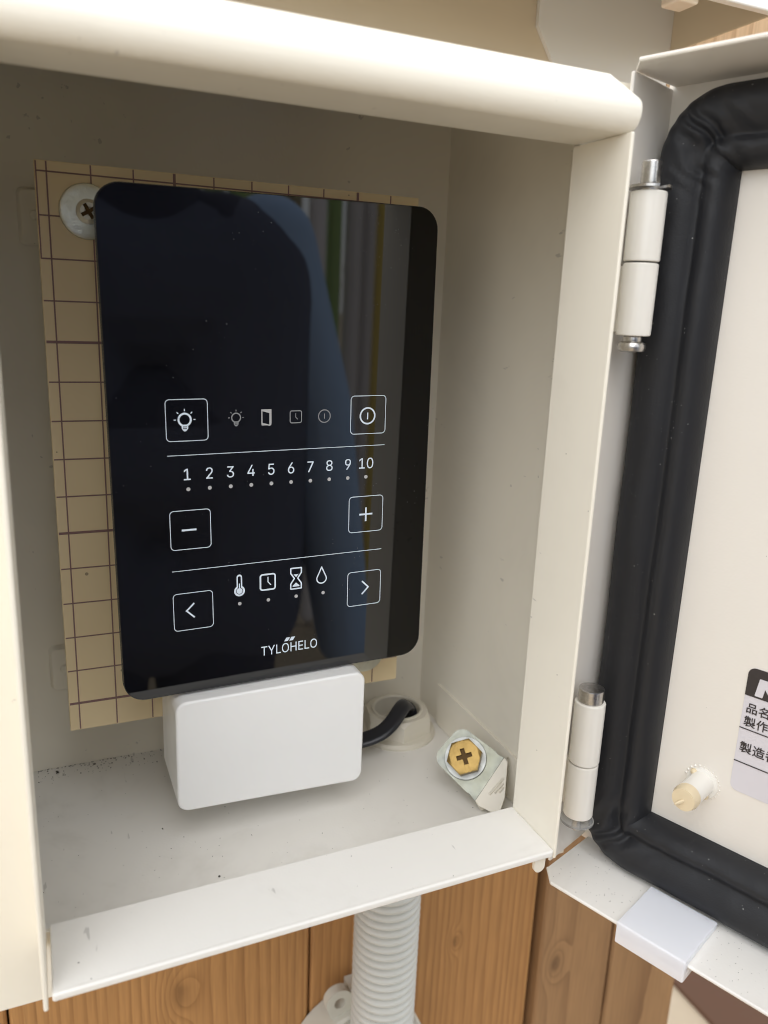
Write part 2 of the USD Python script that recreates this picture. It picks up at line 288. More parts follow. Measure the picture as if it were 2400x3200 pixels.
for a_, b_ in (((13.3, -13.8), (18.6, -5.6)), ((15.6, -12.6), (18.8, -7.7)), ((17.6, -11.9), (19.1, -9.5))):
    obj('ridge', tube([bo + (t1 * a_[0] + t2 * a_[1]) * 1e-3 + tn * .0003, bo + (t1 * b_[0] + t2 * b_[1]) * 1e-3 + tn * .0003], .0006, 8), 'paint', ebox)
def sl(mesh): return tabf(mesh)
obj('washer', sl(lathe([(.0045, .0), (.0097, .0), (.0099, .0005), (.0097, .0012), (.0045, .0012)], n=48)), 'boltwasher', ebox, 35)
hexa = m3.Manifold.cylinder(.0052, .0085, .0085, 6).rotate((0, 0, 25)) ^ (m3.Manifold.cylinder(.0044, .0100, .0100, 64) + m3.Manifold.cylinder(.00085, .0094, .0069, 64).translate((0, 0, .00435)))
rec = m3.Manifold.cube((.0021, .0074, .0036), True) + m3.Manifold.cube((.0074, .0021, .0036), True) + m3.Manifold.cylinder(.0028, .0021, .0026, 4).translate((0, 0, -.0014))
rec = rec.rotate((0, 0, 27)).translate((0, 0, .0048))
slot = m3.Manifold.cube((.0024, .0170, .0007), True).translate((0, 0, .0052)) - m3.Manifold.cube((.0014, .02, .0007), True).translate((0, 0, .0049))
obj('brass_bolt', sl(tri((hexa - rec - slot.rotate((0, 0, 25))).translate((0, 0, .0012)))), 'brass', ebox, 25, 'brass hex head bolt with cross recess')
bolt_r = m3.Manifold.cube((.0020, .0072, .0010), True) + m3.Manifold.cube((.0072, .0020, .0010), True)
obj('cross_shade', sl(tri(bolt_r.rotate((0, 0, 27)).translate((0, 0, .0045)))), 'recess', ebox)  # dark insert on the recess floor, its shade painted in
# hinges
HX, HY = 0.1828, -0.105
def cyl(z0, z1, r, bev=.0005, n=48): return lathe([(0, z0), (r - bev, z0), (r - bev * .3, z0 + bev * .3), (r, z0 + bev), (r, z1 - bev), (r - bev * .3, z1 - bev * .3), (r - bev, z1), (0, z1)], (HX, HY, 0), Z_, n)
def hinge(zt, zm, zb_, upper):
    hg = obj('hinge', cat([cyl(zb_, zm - .0002, .0059, .0007), rbox((HX - .0022, HY + .004, zb_ + .001), (HX + .0008, YR + .0004, zm - .001), .0004)]), 'hinge', ebox, 35)
    obj('knuckle', cyl(zm + .0002, zt, .0060, .0007), 'hinge', hg, 35)
    if upper:
        obj('pin_head', tri(mani(cyl(zb_ - .0022, zb_, .0032)) + mani(cyl(zb_ - .0055, zb_ - .0020, .0048, .0013))), 'steel', hg, 35); obj('pin', tri(mani(cyl(zt, zt + .0026, .0030)) + mani(cyl(zt + .0022, zt + .0095, .0033, .0006))), 'steel', hg, 35)
        obj('retaining_ring', frame(ext(Point(0, 0).buffer(.0072).difference(Point(0, 0).buffer(.0030)).difference(sbox(-.002, -.009, .002, 0)), .0008), (HX, HY, zt + .0008), X_, Y_, Z_), 'steel', hg)
    else:
        obj('pin_head', cyl(zt, zt + .0056, .0050, .0005), 'steel', hg, 35); obj('pin', cyl(zb_ - .0072, zb_, .0018), 'steel', hg, 35)
        obj('retaining_ring', cat([cyl(zb_ - .0034, zb_ - .0022, .0068, .0005)]), 'clear', hg, 35)
hinge(-.0016, -.0242, -.0485, True); hinge(-.1881, -.2146, -.2385, False)

# ---------------------------------------------------------------- the open door: local frame lx (from the hinge), ly (out of the inner face), z
TH = math.radians(112); EX = np.array([math.cos(TH), math.sin(TH), 0]); EY = np.array([-math.sin(TH), math.cos(TH), 0]); HO = np.array([.182, -.105, 0])
def D(mesh): return frame(mesh, HO, EX, EY, Z_)
def Dface(poly, d, ly): return frame(ext(poly, d), HO + EY * ly, -EX, Z_, EY)          # u = -lx, v = z, raised along ly
LXI, LYF, DZB, DZT, DW = .009, -.0275, -.2670, .0365, -.236
ch = Polygon([(.0072, LYF), (.0082, .0030), (.0022, .0096), (DW - .004, .0096), (DW - .004, LYF)])
def Dz(poly, z0, d): return D(xy(poly, z0, d))
pieces = [D(bx((DW - T, LYF - T, DZB - T), (LXI + T, LYF, DZT + T))), D(rbox((LXI, LYF - T, DZB + .0008), (LXI + T, .0005, DZT - .0005), .0005)), D(rbox((DW - T, LYF, DZB), (DW, .0, DZT), .0005))]
door = obj('door', cat(pieces), 'paint_door', ebox, 40, 'door of the box swung open to the right')
bev = tri(mani(Dz(ch, DZB - T, T)))
obj('door_edge', cat([bev, D(tube([(.0022, .0096, DZB - T / 2), (DW, .0096, DZB - T / 2)], .00078, 10)), D(tube([(.0082, .0030, DZB - T / 2), (.0022, .0096, DZB - T / 2)], .00075, 10))]), 'paint_floor', door, 40, 'dusty bottom edge of the door')
cht = Polygon([(.0082, LYF), (.0105, -.0030), (.0045, .0060), (DW - .004, .0060), (DW - .004, LYF)])
obj('door_edge', cat([Dz(cht, DZT, T), D(tube([(.0045, .0060, DZT + T / 2), (DW, .0060, DZT + T / 2)], .00078, 10))]), 'paint_door', door, 40)
# gasket: a two-lobed profile swept round a rounded rectangle, the inner side mitred
GP = [(.0128, .0), (.0134, .0022), (.0134, .0055), (.0126, .0088), (.0106, .0114), (.0078, .0128), (.0048, .0128), (.0018, .0120), (-.0006, .0106), (-.0022, .0092), (-.0032, .0086), (-.0042, .0091), (-.0062, .0104), (-.0086, .0102), (-.0108, .0084), (-.0124, .0056), (-.0130, .0026), (-.0131, .0)]
cx0, cx1, cz0, cz1, cr = -.0062, -.2150, -.2535, .0200, .0092
rows = []
def straight(p, q, n, k):
    for t in np.linspace(0, 1, k): rows.append(('s', np.array(p) * (1 - t) + np.array(q) * t, n, t))
def corner(c, a0, a1):
    for t in np.linspace(0, 1, 34)[1:-1]:
        a = a0 + (a1 - a0) * t; rows.append(('c', np.array(c), (math.cos(a), math.sin(a)), (a0 + a1) / 2))
# u = -lx, v = z ; outward normals
U0, U1 = -cx0, -cx1
straight((U0, cz0 + cr), (U0, cz1 - cr), (-1, 0), 170); corner((U0 + cr, cz1 - cr), math.pi, math.pi / 2)
straight((U0 + cr, cz1), (U1 - cr, cz1), (0, 1), 70); corner((U1 - cr, cz1 - cr), math.pi / 2, 0)
straight((U1, cz1 - cr), (U1, cz0 + cr), (1, 0), 20); corner((U1 - cr, cz0 + cr), 0, -math.pi / 2)
straight((U1 - cr, cz0), (U0 + cr, cz0), (0, -1), 70); corner((U0 + cr, cz0 + cr), -math.pi / 2, -math.pi)
V = []
for kind, p, n, t in rows:
    n = np.array(n)
    for s, hgt in GP:
        if kind == 's':
            pos = p + n * s
            if s < -cr:                                    # trim to the mitre
                e = (-s - cr); d = np.array([n[1], -n[0]]); d = np.array([0, 1.]) if abs(n[0]) > .5 else np.array([1., 0])
                lim0 = np.array([U0 + cr + e, cz0 + cr + e]); lim1 = np.array([U1 - cr - e, cz1 - cr - e]); pos = np.clip(pos, lim0, lim1)
        else:
            if s >= -cr: pos = p + n * (cr + s)
            else: pos = p - (-s - cr) * np.array([np.sign(math.cos(t)), np.sign(math.sin(t))])
        V.append((pos[0], pos[1], hgt))
V = np.array(V); k = len(GP); nr = len(rows)
def wrinkle(v):
    out = v.copy(); w = meshkit.fbm(np.c_[v[:, 0] * 60, v[:, 1] * 25, np.zeros(len(v))], 3, 4) - .5
    out[:, 2] += np.where(v[:, 2] > .004, w * .0016, 0)
    for (cu, cv, amp, fr) in ((U0 + .003, cz1 - .004, .00075, 1150), (U0 + .004, cz0 + .004, .0009, 900)):
        d = np.hypot(v[:, 0] - cu, v[:, 1] - cv); ang = (v[:, 0] * .75 + v[:, 1] * (.66 if cv > -.1 else -.66))
        out[:, 2] += np.where(v[:, 2] > .004, amp * np.exp(-(d / .013) ** 2) * np.sin(ang * fr + 6 * meshkit.noise(np.c_[v[:, :2] * 120, v[:, 2] * 0])), 0)
    return out
F = []
for i in range(nr):
    for j in range(k - 1):
        a, b = i * k + j, i * k + j + 1; c, d = ((i + 1) % nr) * k + j, ((i + 1) % nr) * k + j + 1; F += [[a, c, d], [a, d, b]]
gm = trimesh.Trimesh(V, F, process=False); gm = gm.subdivide()
gm.vertices = wrinkle(np.array(gm.vertices)); gm = frame(gm, HO + EY * (LYF + .0001), -EX, Z_, EY)
if gm.face_normals[np.argmax(gm.triangles_center @ EY)] @ EY < 0: gm.invert()
obj('gasket', gm, 'rubber', door, True, 'thick black rubber door seal')
# label plate
LU, LZ0, LZ1 = .0478, -.2150, -.1645
plate = rrect(LU, LZ0, LU + .086, LZ1, .0028)
obj('rating_label', Dface(plate, .0001, LYF + .0001), 'label', door, label='white rating label with black printed header')
obj('label_header', Dface(plate.intersection(sbox(0, -.1757, 1, 0)), .00008, LYF + .0003), 'ink', door)
nz = -.1747; NL = Polygon([(0, 0), (.0022, 0), (.0022, .0040), (.0058, 0), (.0080, 0), (.0080, .0064), (.0058, .0064), (.0058, .0026), (.0024, .0064), (0, .0064)]).buffer(.0003)
obj('label_emblem', Dface(affinity.translate(affinity.skew(NL, 8), LU + .0042, nz + .0001), .00008, LYF + .0005), 'label', door)
GL = {'品':[[[[86,79],[150,79],[149,6],[135,6],[133,14],[102,14],[100,5],[86,6]],[[101,31],[134,30],[134,64],[101,64]]],[[[35,150],[126,150],[126,93],[35,93]],[[51,134],[50,108],[110,108],[110,135]]],[[[11,78],[72,79],[72,7],[57,7],[55,14],[28,14],[26,5],[11,6]],[[27,31],[56,30],[56,64],[27,64]]]],'名':[[[[6,62],[8,67],[36,74],[62,85],[56,93],[40,104],[50,114],[53,114],[79,95],[94,105],[112,123],[111,126],[59,126],[32,105],[18,99],[9,111],[39,129],[52,141],[63,157],[81,154],[75,141],[128,142],[137,136],[136,131],[123,112],[105,94],[82,78],[138,76],[137,5],[123,5],[121,14],[55,14],[53,5],[40,5],[38,7],[38,58],[13,51]],[[54,30],[122,29],[122,62],[54,62]]]],'製':[[[[4,35],[7,39],[27,43],[54,54],[8,55],[8,69],[73,70],[70,76],[63,78],[60,85],[61,88],[73,88],[72,98],[57,98],[56,71],[43,71],[41,98],[28,98],[27,75],[16,75],[14,77],[15,110],[42,111],[41,114],[6,115],[6,126],[9,127],[9,132],[14,137],[22,156],[34,154],[34,145],[42,145],[43,157],[56,157],[57,145],[85,145],[85,133],[58,133],[57,128],[90,127],[91,115],[58,114],[57,111],[87,109],[86,79],[91,69],[153,69],[153,56],[141,55],[145,48],[120,33],[129,27],[154,21],[155,17],[148,7],[124,13],[104,24],[89,38],[79,53],[54,39],[54,25],[90,31],[90,19],[40,5],[36,6],[32,14],[38,23],[39,32],[12,25]],[[96,54],[105,42],[108,42],[128,54]],[[24,128],[41,127],[42,132],[27,133]]],[[[108,82],[109,86],[130,86],[130,155],[144,155],[144,79],[136,73],[113,72]]],[[[100,92],[99,147],[101,149],[113,149],[114,92]]]],'作':[[[[47,89],[47,92],[68,120],[83,155],[98,151],[91,130],[156,129],[156,115],[154,114],[106,114],[106,95],[152,94],[151,80],[106,80],[106,59],[154,59],[154,44],[106,44],[105,5],[90,6],[90,114],[83,114],[80,112],[60,81],[56,81]]],[[[10,78],[4,92],[13,100],[28,121],[43,155],[49,156],[58,153],[59,149],[56,141],[43,116],[42,5],[27,6],[27,90],[14,76]]]],'者':[[[[3,59],[4,62],[31,72],[62,89],[7,91],[7,105],[62,106],[62,122],[21,122],[21,136],[62,137],[63,157],[78,156],[79,137],[116,137],[118,134],[132,151],[146,145],[138,132],[112,106],[153,105],[152,90],[92,90],[74,78],[134,76],[134,7],[132,5],[119,5],[116,10],[57,10],[56,5],[41,5],[40,59],[12,48]],[[56,26],[58,24],[116,24],[117,36],[57,37]],[[57,63],[57,51],[117,52],[116,63]],[[78,106],[87,105],[105,122],[78,122]]]],'造':[[[[6,80],[6,95],[42,95],[42,36],[59,26],[75,23],[120,23],[157,26],[154,11],[150,9],[76,8],[53,13],[35,23],[14,6],[7,15],[6,20],[27,37],[27,79]]],[[[47,92],[47,105],[56,106],[47,112],[47,115],[57,127],[69,155],[83,152],[80,137],[93,137],[94,157],[108,157],[109,137],[147,136],[146,123],[109,123],[109,106],[153,105],[153,91]],[[61,106],[93,105],[93,123],[72,123]]],[[[60,82],[141,82],[141,33],[60,33]],[[75,48],[125,47],[125,68],[75,68]]],[[[9,141],[12,146],[21,151],[44,129],[47,123],[34,114],[24,128]]]],'番':[[[[12,57],[4,70],[35,83],[54,97],[8,98],[9,112],[41,113],[31,131],[19,132],[17,144],[82,148],[129,155],[138,143],[121,139],[130,135],[131,132],[119,112],[152,112],[153,110],[152,98],[105,97],[119,87],[157,71],[148,58],[134,62],[134,6],[132,5],[118,6],[117,11],[45,11],[43,5],[29,5],[28,62]],[[87,25],[117,24],[118,34],[88,35]],[[88,57],[89,47],[117,47],[118,56]],[[87,72],[115,71],[116,72],[88,92]],[[88,134],[87,112],[100,112],[114,137]],[[44,25],[71,24],[72,34],[45,35]],[[44,48],[70,47],[72,56],[45,57]],[[45,72],[72,71],[72,92],[70,92]],[[49,132],[58,112],[72,112],[72,133]]]],'号':[[[[8,79],[9,93],[151,93],[151,78],[57,77],[55,64],[132,64],[129,36],[122,15],[115,8],[102,5],[74,6],[69,21],[105,21],[111,34],[114,49],[31,49],[40,78]]],[[[28,150],[131,151],[132,103],[28,103]],[[45,136],[45,118],[116,119],[115,136]]]]}
def jp(text, u, v, hgt):
    out = []
    for ch_ in text:
        for rings in GL[ch_]: out.append(Polygon(rings[0], rings[1:]).buffer(0))
        out[-len(GL[ch_]):] = [affinity.translate(affinity.scale(q_, hgt / 150, hgt / 150, origin=(0, 0)), u, v) for q_ in out[-len(GL[ch_]):]]
        u += hgt * 1.09
    return unary_union(out)
for tx, v, hh in (('品名', -.1826, .0041), ('製作者', -.1880, .0041), ('製造番号', -.1987, .0043)):
    obj('label_text', Dface(jp(tx, LU + .0011, v, hh), .00008, LYF + .0003), 'ink', door)
for v in (-.1890, -.2028): obj('label_line', Dface(sbox(LU, v - .0002, LU + .086, v + .0002), .00008, LYF + .0003), 'ink', door)
# peg, clip
pg = HO + EX * -.0376 + EY * LYF + Z_ * -.2178
peg = obj('peg', lathe([(0, 0), (.0062, 0), (.0062, .0005), (.0049, .0009), (.0047, .003), (.0047, .0142), (0, .0142)], pg, EY, 40), 'hinge', door, 40, 'short white stud with cream sealant tip')
obj('sealant_tip', cat([lathe([(.0, .0128), (.0049, .0128), (.0050, .0150), (.0044, .0172), (.0, .0176)], pg, EY, 40), frame(trimesh.creation.icosphere(3, 1).apply_scale((.0038, .0009, .0009)), pg + EY * .0174 - Z_ * .0005, np.array([.8, -.3, .3]), EY, Z_)]), 'cream', peg, 50)
for dv in ((-.0035, .0036), (.0022, -.0048), (-.0052, -.0020)): obj('sealant_blob', trimesh.creation.icosphere(2, .0013).apply_translation(pg - EX * dv[0] + Z_ * dv[1] + EY * .001), 'cream', peg, True)
wr = []
for a in np.linspace(.2, 4.0, 15): wr.append(trimesh.creation.icosphere(2, .00030 + .0002 * (int(a * 7) % 2)).apply_translation(pg + EX * .0068 * math.cos(a) + Z_ * .0068 * math.sin(a)))
obj('weld_spatter', cat(wr), 'hinge', peg, True)
cl0, cl1 = -.0556, -.0286
clipm = [rbox((cl0, -.0150, DZB + .0002), (cl1, .0130, DZB + .0030), .0005), rbox((cl0, .0103, DZB - .0062), (cl1, .0133, DZB + .0030), .0007), rbox((cl0, -.010, DZB - .0062), (cl1, .0130, DZB - .0034), .0006)]
obj('edge_clip', D(tri(mani(clipm[0]) + mani(clipm[1]) + mani(clipm[2]))), 'clip', door, 30, 'milky translucent plastic clip on the bottom edge of the door')

# ---------------------------------------------------------------- backing board on the back of the box
board = thing('backing_board', 'cream backing board with brown printed grid behind the black panel', 'backing board', (.072, .009, -.224))
bxl, bxr, bzt, bzb = -.0040, .1483, .0037, -.2226
obj('board', rbox((bxl, 0, bzb), (bxr, .009, bzt), .0004), 'ply', board, 40)
lines = [sbox(15e-3 * i - w, bzb + .0006, 15e-3 * i + w, bzt - .0003) for i in range(10) for w in [.00052 if i % 5 == 3 else .00027]] + [sbox(bxl + .0004, -15e-3 * i - w, bxr - .0006, -15e-3 * i + w) for i in range(15) for w in [.00052 if i % 5 == 4 else .00027]]
lines.append(sbox(bxl + .0003, -.03, bxl + .0008, bzt - .0004))
obj('printed_grid', xz(unary_union(lines), -.00005, .00006), 'gridline', board)
for sx in (.012, .132):
    for sz in (-.0127, -.2066): obj('spacer', bx((sx - .006, .009, sz - .006), (sx + .006, BY - .0016, sz + .006)), 'paint', board)
for (wx, wz) in ((.0132, -.0127), (.1307, -.2056)):
    ws = obj('washer', lathe([(.003, 0), (.0096, 0), (.0099, .0004), (.0096, .0010), (.0086, .0013), (.003, .0013)], (wx, -.0002, wz), -Y_, 48), 'washer', board, 30)
    hd = m3.Manifold.cylinder(.0011, .0044, .0044, 40) + m3.Manifold.cylinder(.0011, .0044, .0030, 40).translate((0, 0, .0011))
    rc = (m3.Manifold.cube((.0014, .0058, .004), True) + m3.Manifold.cube((.0058, .0014, .004), True) + m3.Manifold.cylinder(.004, .0016, .0016, 16, True)).rotate((0, 0, 30)).translate((0, 0, .0026))
    obj('screw_head', frame(tri(hd - rc), (wx + .0003, -.0012, wz), X_, Z_, -Y_), 'screw', ws, 30)
    rb_ = (m3.Manifold.cube((.0013, .0057, .0007), True) + m3.Manifold.cube((.0057, .0013, .0007), True)).rotate((0, 0, 30)).translate((0, 0, .0013)); obj('cross_shade', frame(tri(rb_), (wx + .0003, -.0012, wz), X_, Z_, -Y_), 'recess', ws)  # dark cross set into the screw head as painted shade

# ---------------------------------------------------------------- control panel
from scipy.spatial.transform import Rotation as Rot
PR = Rot.from_rotvec((0.01156, -0.01466, 0.02006)).as_matrix(); PW, PH = .12910, .19134
PC = np.array([.07892, -.03206, -.10024]); PO = PC + PR @ np.array([-PW / 2, 0, PH / 2])
PU, PV, PN = PR @ X_, PR @ Z_, PR @ -Y_
cp = thing('control_panel', 'black glass touch control panel with white icons inside the box', 'control panel', (.0777, 0, -.195))
def pan(mesh, lift=0.0): return frame(mesh, PO + PN * lift, PU, PV, PN)
mmx = 1e-3
gl = rrect(0, -PH, PW, 0, .0085)
def chamfer_plate(r_poly, t, c):
    a = np.array(r_poly.exterior.coords[:-1]); bI = np.array([PW / 2, -PH / 2])
    off = lambda dd: bI + (a - bI) * (1 - dd / np.abs(a - bI).max(0))
    L = [(off(0), 0.0), (off(0), t - c), (off(c), t)]; n = len(a); Vv = np.vstack([np.c_[q_, np.full(n, z)] for q_, z in L]); Ff = []
    for s_ in range(2):
        for i in range(n): p_, q2 = s_ * n + i, s_ * n + (i + 1) % n; Ff += [[p_, q2, q2 + n], [p_, q2 + n, p_ + n]]
    Vv = np.vstack([Vv, [*bI, 0], [*bI, t]])
    for i in range(n): j = (i + 1) % n; Ff += [[3 * n, j, i], [3 * n + 1, 2 * n + i, 2 * n + j]]
    return trimesh.Trimesh(Vv, Ff, process=False)
obj('glass', pan(chamfer_plate(gl, .0020, .0003), -.0020), 'glass', cp)
obj('bezel', pan(ext(rrect(-.0001, -PH - .0001, PW + .0001, .0001, .0086), .0012), -.0034), 'edge', cp)
obj('housing', pan(rbox((.018, -PH + .004, -.030), (PW - .03, -.02, -.0036), .002)), 'body', cp)
def L_(pts, w, cap='round', join='round'): return LineString([(a * mmx, -b * mmx) for a, b in pts]).buffer(w * mmx / 2, cap_style=cap, join_style=join, quad_segs=6)
def ringp(x, y, r, w): return Point(x * mmx, -y * mmx).buffer((r + w / 2) * mmx, quad_segs=16).difference(Point(x * mmx, -y * mmx).buffer((r - w / 2) * mmx, quad_segs=16))
def disc(x, y, r): return Point(x * mmx, -y * mmx).buffer(r * mmx, quad_segs=12)
def rr(x0, y0, x1, y1, r, w): q_ = rrect(x0 * mmx, -y1 * mmx, x1 * mmx, -y0 * mmx, r * mmx); return q_.buffer(w * mmx / 2).difference(q_.buffer(-w * mmx / 2))
def ipan(mesh):
    mesh = mesh.copy(); mesh.apply_scale((PW / .1277079, PH / .1882074, 1)); return pan(mesh, .00003)
def icon(name, poly, mat='print', parent=None): return obj(name, ipan(ext(poly, .00006)), mat, parent or cp)
def bulb(x, y, s, w):
    y2 = y + 2.35 * s
    shape = [ringp(x, y, 2.15 * s, w), Polygon([((x + a * s) * mmx, -(y + b * s) * mmx) for a, b in ((-1.15, 1.75), (1.15, 1.75), (1.15, 3.1), (.55, 4.0), (0, 4.15), (-.55, 4.0), (-1.15, 3.1))])]
    u_ = unary_union(shape).difference(unary_union([L_([(x - .7 * s, y + 2.55 * s), (x + .7 * s, y + 2.55 * s)], .28 * s, 'flat'), L_([(x - .7 * s, y + 3.15 * s), (x + .7 * s, y + 3.15 * s)], .28 * s, 'flat')]))
    rays = [L_([(x + 3.05 * s * math.cos(a), y - 3.05 * s * math.sin(a)), (x + 3.85 * s * math.cos(a), y - 3.85 * s * math.sin(a))], .32 * s, 'flat') for a in np.radians([0, 45, 90, 135, 180])]
    return unary_union([u_, *rays])
W0 = .26
for nm, x0, y0 in (('light_button', 19.95, 71.6), ('power_button', 92.2, 72.0), ('minus_button', 19.95, 113.1), ('plus_button', 92.25, 113.2), ('left_button', 19.95, 146.0), ('right_button', 92.3, 145.9)):
    bt = icon(nm, rr(x0, y0, x0 + 15.2, y0 + 15.2, 1.5, W0)); cxp, cyp = x0 + 7.6, y0 + 7.6
    if nm == 'light_button': icon('bulb_icon', bulb(26.75, 79.0, 1.03, .72), 'print', bt)
    if nm == 'power_button': icon('power_icon', unary_union([ringp(99.5, 80.0, 3.15, .62), L_([(99.5, 78.7), (99.5, 81.4)], .5, 'flat')]), 'print', bt)
    if nm == 'minus_button': icon('minus_icon', L_([(24.2, 120.75), (29.7, 120.75)], .72, 'flat'), 'print', bt)
    if nm == 'plus_button': icon('plus_icon', unary_union([L_([(96.9, 120.9), (102.8, 120.9)], .72, 'flat'), L_([(99.85, 118.0), (99.85, 123.9)], .72, 'flat')]), 'print', bt)
    if nm == 'left_button': icon('arrow_icon', L_([(27.9, 150.4), (24.9, 153.3), (27.9, 156.3)], .62, 'flat', 'mitre'), 'print', bt)
    if nm == 'right_button': icon('arrow_icon', L_([(98.9, 150.3), (101.8, 153.2), (98.9, 156.2)], .62, 'flat', 'mitre'), 'print', bt)
icon('bulb_symbol', bulb(45.8, 78.9, .78, .42), 'print_dim')
icon('door_symbol', unary_union([rr(55.75, 76.3, 59.2, 82.0, .1, .4).intersection(sbox(0, -1, 1, 1)), Polygon([(a * mmx, -b_ * mmx) for a, b_ in ((55.5, 76.1), (59.5, 76.1), (59.5, 81.5), (59.0, 81.5), (59.0, 82.5), (55.5, 81.6))])]).difference(Polygon([(a * mmx, -b_ * mmx) for a, b_ in ((55.95, 76.8), (58.65, 77.6), (58.65, 81.95), (55.95, 81.25))])), 'print_dot')
icon('clock_symbol', unary_union([rr(66.95, 77.05, 71.55, 81.65, .7, .36), L_([(69.2, 78.0), (69.2, 79.5), (70.0, 80.3)], .24, 'flat')]), 'print_dim')
icon('power_symbol', unary_union([ringp(81.0, 79.5, 2.45, .36), L_([(81.0, 78.5), (81.0, 80.5)], .3, 'flat')]), 'print_dim')
for nm, y in (('divider_line', 92.1), ('divider_line', 136.75)): icon(nm, L_([(19.95, y), (107.4, y)], .24, 'flat'))
def textp(s, u, v, hgt, bold=False, wide=1.0):
    m = meshkit.text_mesh(s, hgt * mmx, .00006, bold); m.apply_scale((wide, 1, 1)); w = m.bounds[:, 0].mean(); m.apply_translation((u * mmx - w, -v * mmx, 0)); return m
for i in range(10):
    x = 27.2 + i * 8.025; obj('numeral', ipan(textp(str(i + 1), x - (0.25 if i == 0 else 0), 101.5, 4.3, wide=.95)), 'print', cp); icon('indicator_dot', disc(x, 105.0, .74), 'print_dot')
icon('thermometer_icon', unary_union([L_([(45.9, 142.0), (45.9, 147.6)], 2.2), disc(45.9, 147.8, 2.2)]).difference(unary_union([L_([(45.9, 142.2), (45.9, 147.0)], 1.2), disc(45.9, 147.8, 1.45)])).union(disc(45.9, 147.8, 1.2)).union(L_([(45.9, 144.7), (45.9, 147.5)], .45, 'flat')))
icon('clock_icon', unary_union([rr(54.45, 142.2, 60.6, 148.7, 1.0, .66), L_([(57.6, 143.3), (57.6, 145.4), (58.8, 146.8)], .42, 'flat')]))
hgp = Polygon([(a * mmx, -b_ * mmx) for a, b_ in ((67.3, 141.1), (71.6, 141.1), (71.6, 143.0), (70.0, 145.35), (71.6, 147.7), (71.6, 149.7), (67.3, 149.7), (67.3, 147.7), (68.9, 145.35), (67.3, 143.0))]).buffer(.0002)
icon('hourglass_icon', unary_union([hgp.buffer(.00022).difference(hgp.buffer(-.00034)), Polygon([(a * mmx, -b_ * mmx) for a, b_ in ((68.4, 143.6), (70.5, 143.6), (69.45, 144.9))]), Polygon([(a * mmx, -b_ * mmx) for a, b_ in ((68.0, 148.9), (70.9, 148.9), (70.9, 148.5), (69.45, 147.2), (68.0, 148.5))])]))
dp = [(80.55 + 2.15 * math.sin(a) * (1 if abs(a) < 1.7 else 1), 146.75 + 2.15 * math.cos(a)) for a in np.linspace(-1.75, 1.75, 30)] + [(80.55, 141.7)]
dpp = Polygon([(a * mmx, -b_ * mmx) for a, b_ in dp]); icon('drop_icon', dpp.buffer(.0002).difference(dpp.buffer(-.0003)))
for x in (45.9, 57.7, 69.5, 81.3): icon('indicator_dot', disc(x, 153.15, .72), 'print_dot')
lg = textp('TYLOHELO', 0, 0, 4.0, wide=1.0); sc = 24.3 * mmx / lg.extents[0]; lg.apply_scale((sc, 1, 1)); lg.apply_translation((54.5 * mmx - lg.bounds[0, 0], -177.35 * mmx, 0))
marks = [affinity.translate(Polygon([(0, 0), (.0016, 0), (.0026, .00155), (.0010, .00155)]), u_ * mmx, -172.45 * mmx) for u_ in (64.3, 66.5)]
obj('maker_lettering', ipan(cat([lg, ext(unary_union(marks), .00006)])), 'print', cp)

# ---------------------------------------------------------------- white box under the panel, cable, gland, conduit, junction box
def softbox(x0, x1, z0, z1, y0, y1, rc, re):
    """Box with large rounded corners in front view (rc) and small rounded edges (re), front at y0."""
    pts = []
    for cxp, czp in ((x0 + rc, z0 + rc), (x1 - rc, z0 + rc), (x0 + rc, z1 - rc), (x1 - rc, z1 - rc)):
        for a in np.linspace(0, 2 * np.pi, 40, endpoint=False):
            for b_ in np.linspace(0, np.pi / 2, 5):
                r_ = rc - re + re * math.cos(b_); pts.append((cxp + r_ * math.cos(a), y0 + re - re * math.sin(b_), czp + r_ * math.sin(a)))
            pts.append((cxp + rc * math.cos(a), y1, czp + rc * math.sin(a)))
    return trimesh.convex.convex_hull(np.array(pts))
wb = thing('plastic_box', 'plain white plastic box with rounded corners below the black panel', 'plastic box', (.074, 0, -.2455))
wbm = softbox(.0342, .1156, -.2484, -.1971, -.0374, -.0004, .0048, .0011)
wbm.vertices[:, 2] += np.where(wbm.vertices[:, 2] < -.23, (wbm.vertices[:, 0] - .074) * -.033, (wbm.vertices[:, 0] - .074) * .02)
obj('cover', wbm, 'white', wb, 30)
cpts = [(.108, .006, -.2525), (.120, .001, -.2540), (.1323, .0, -.2535), (.142, .0, -.2510), (.1505, .0035, -.2468), (.1575, .0095, -.2445), (.1632, .0145, -.2470), (.166, .018, -.2560), (.1665, .0195, -.2640)]
sp = spline(cpts, 60); tt = np.gradient(sp, axis=0); tt /= np.linalg.norm(tt, axis=1)[:, None]; sd = np.cross(tt, (0.15, .45, -.88)); sd /= np.linalg.norm(sd, axis=1)[:, None]
ud = np.cross(sd, tt); Vc, Fc = [], []; ns = 20
for c_, s_, u_ in zip(sp, sd, ud):
    for a in np.arange(ns) / ns * 2 * np.pi:
        th_ = .0017 * (1 - .24 * math.exp(-(math.cos(a) / .28) ** 2)); Vc.append(c_ + s_ * .0042 * math.cos(a) + u_ * th_ * math.copysign(abs(math.sin(a)) ** .8, math.sin(a)))
for i in range(len(sp) - 1):
    for j in range(ns): a, b_ = i * ns + j, i * ns + (j + 1) % ns; Fc += [[a, b_, b_ + ns], [a, b_ + ns, a + ns]]
cm = trimesh.Trimesh(Vc, Fc, process=False); cm.fix_normals(); o = obj('cable', cm, 'cable', None, True); tag(o, 'short flat black cable bending from the white box into the round gland', 'cable')
GX, GY = .160, .0215
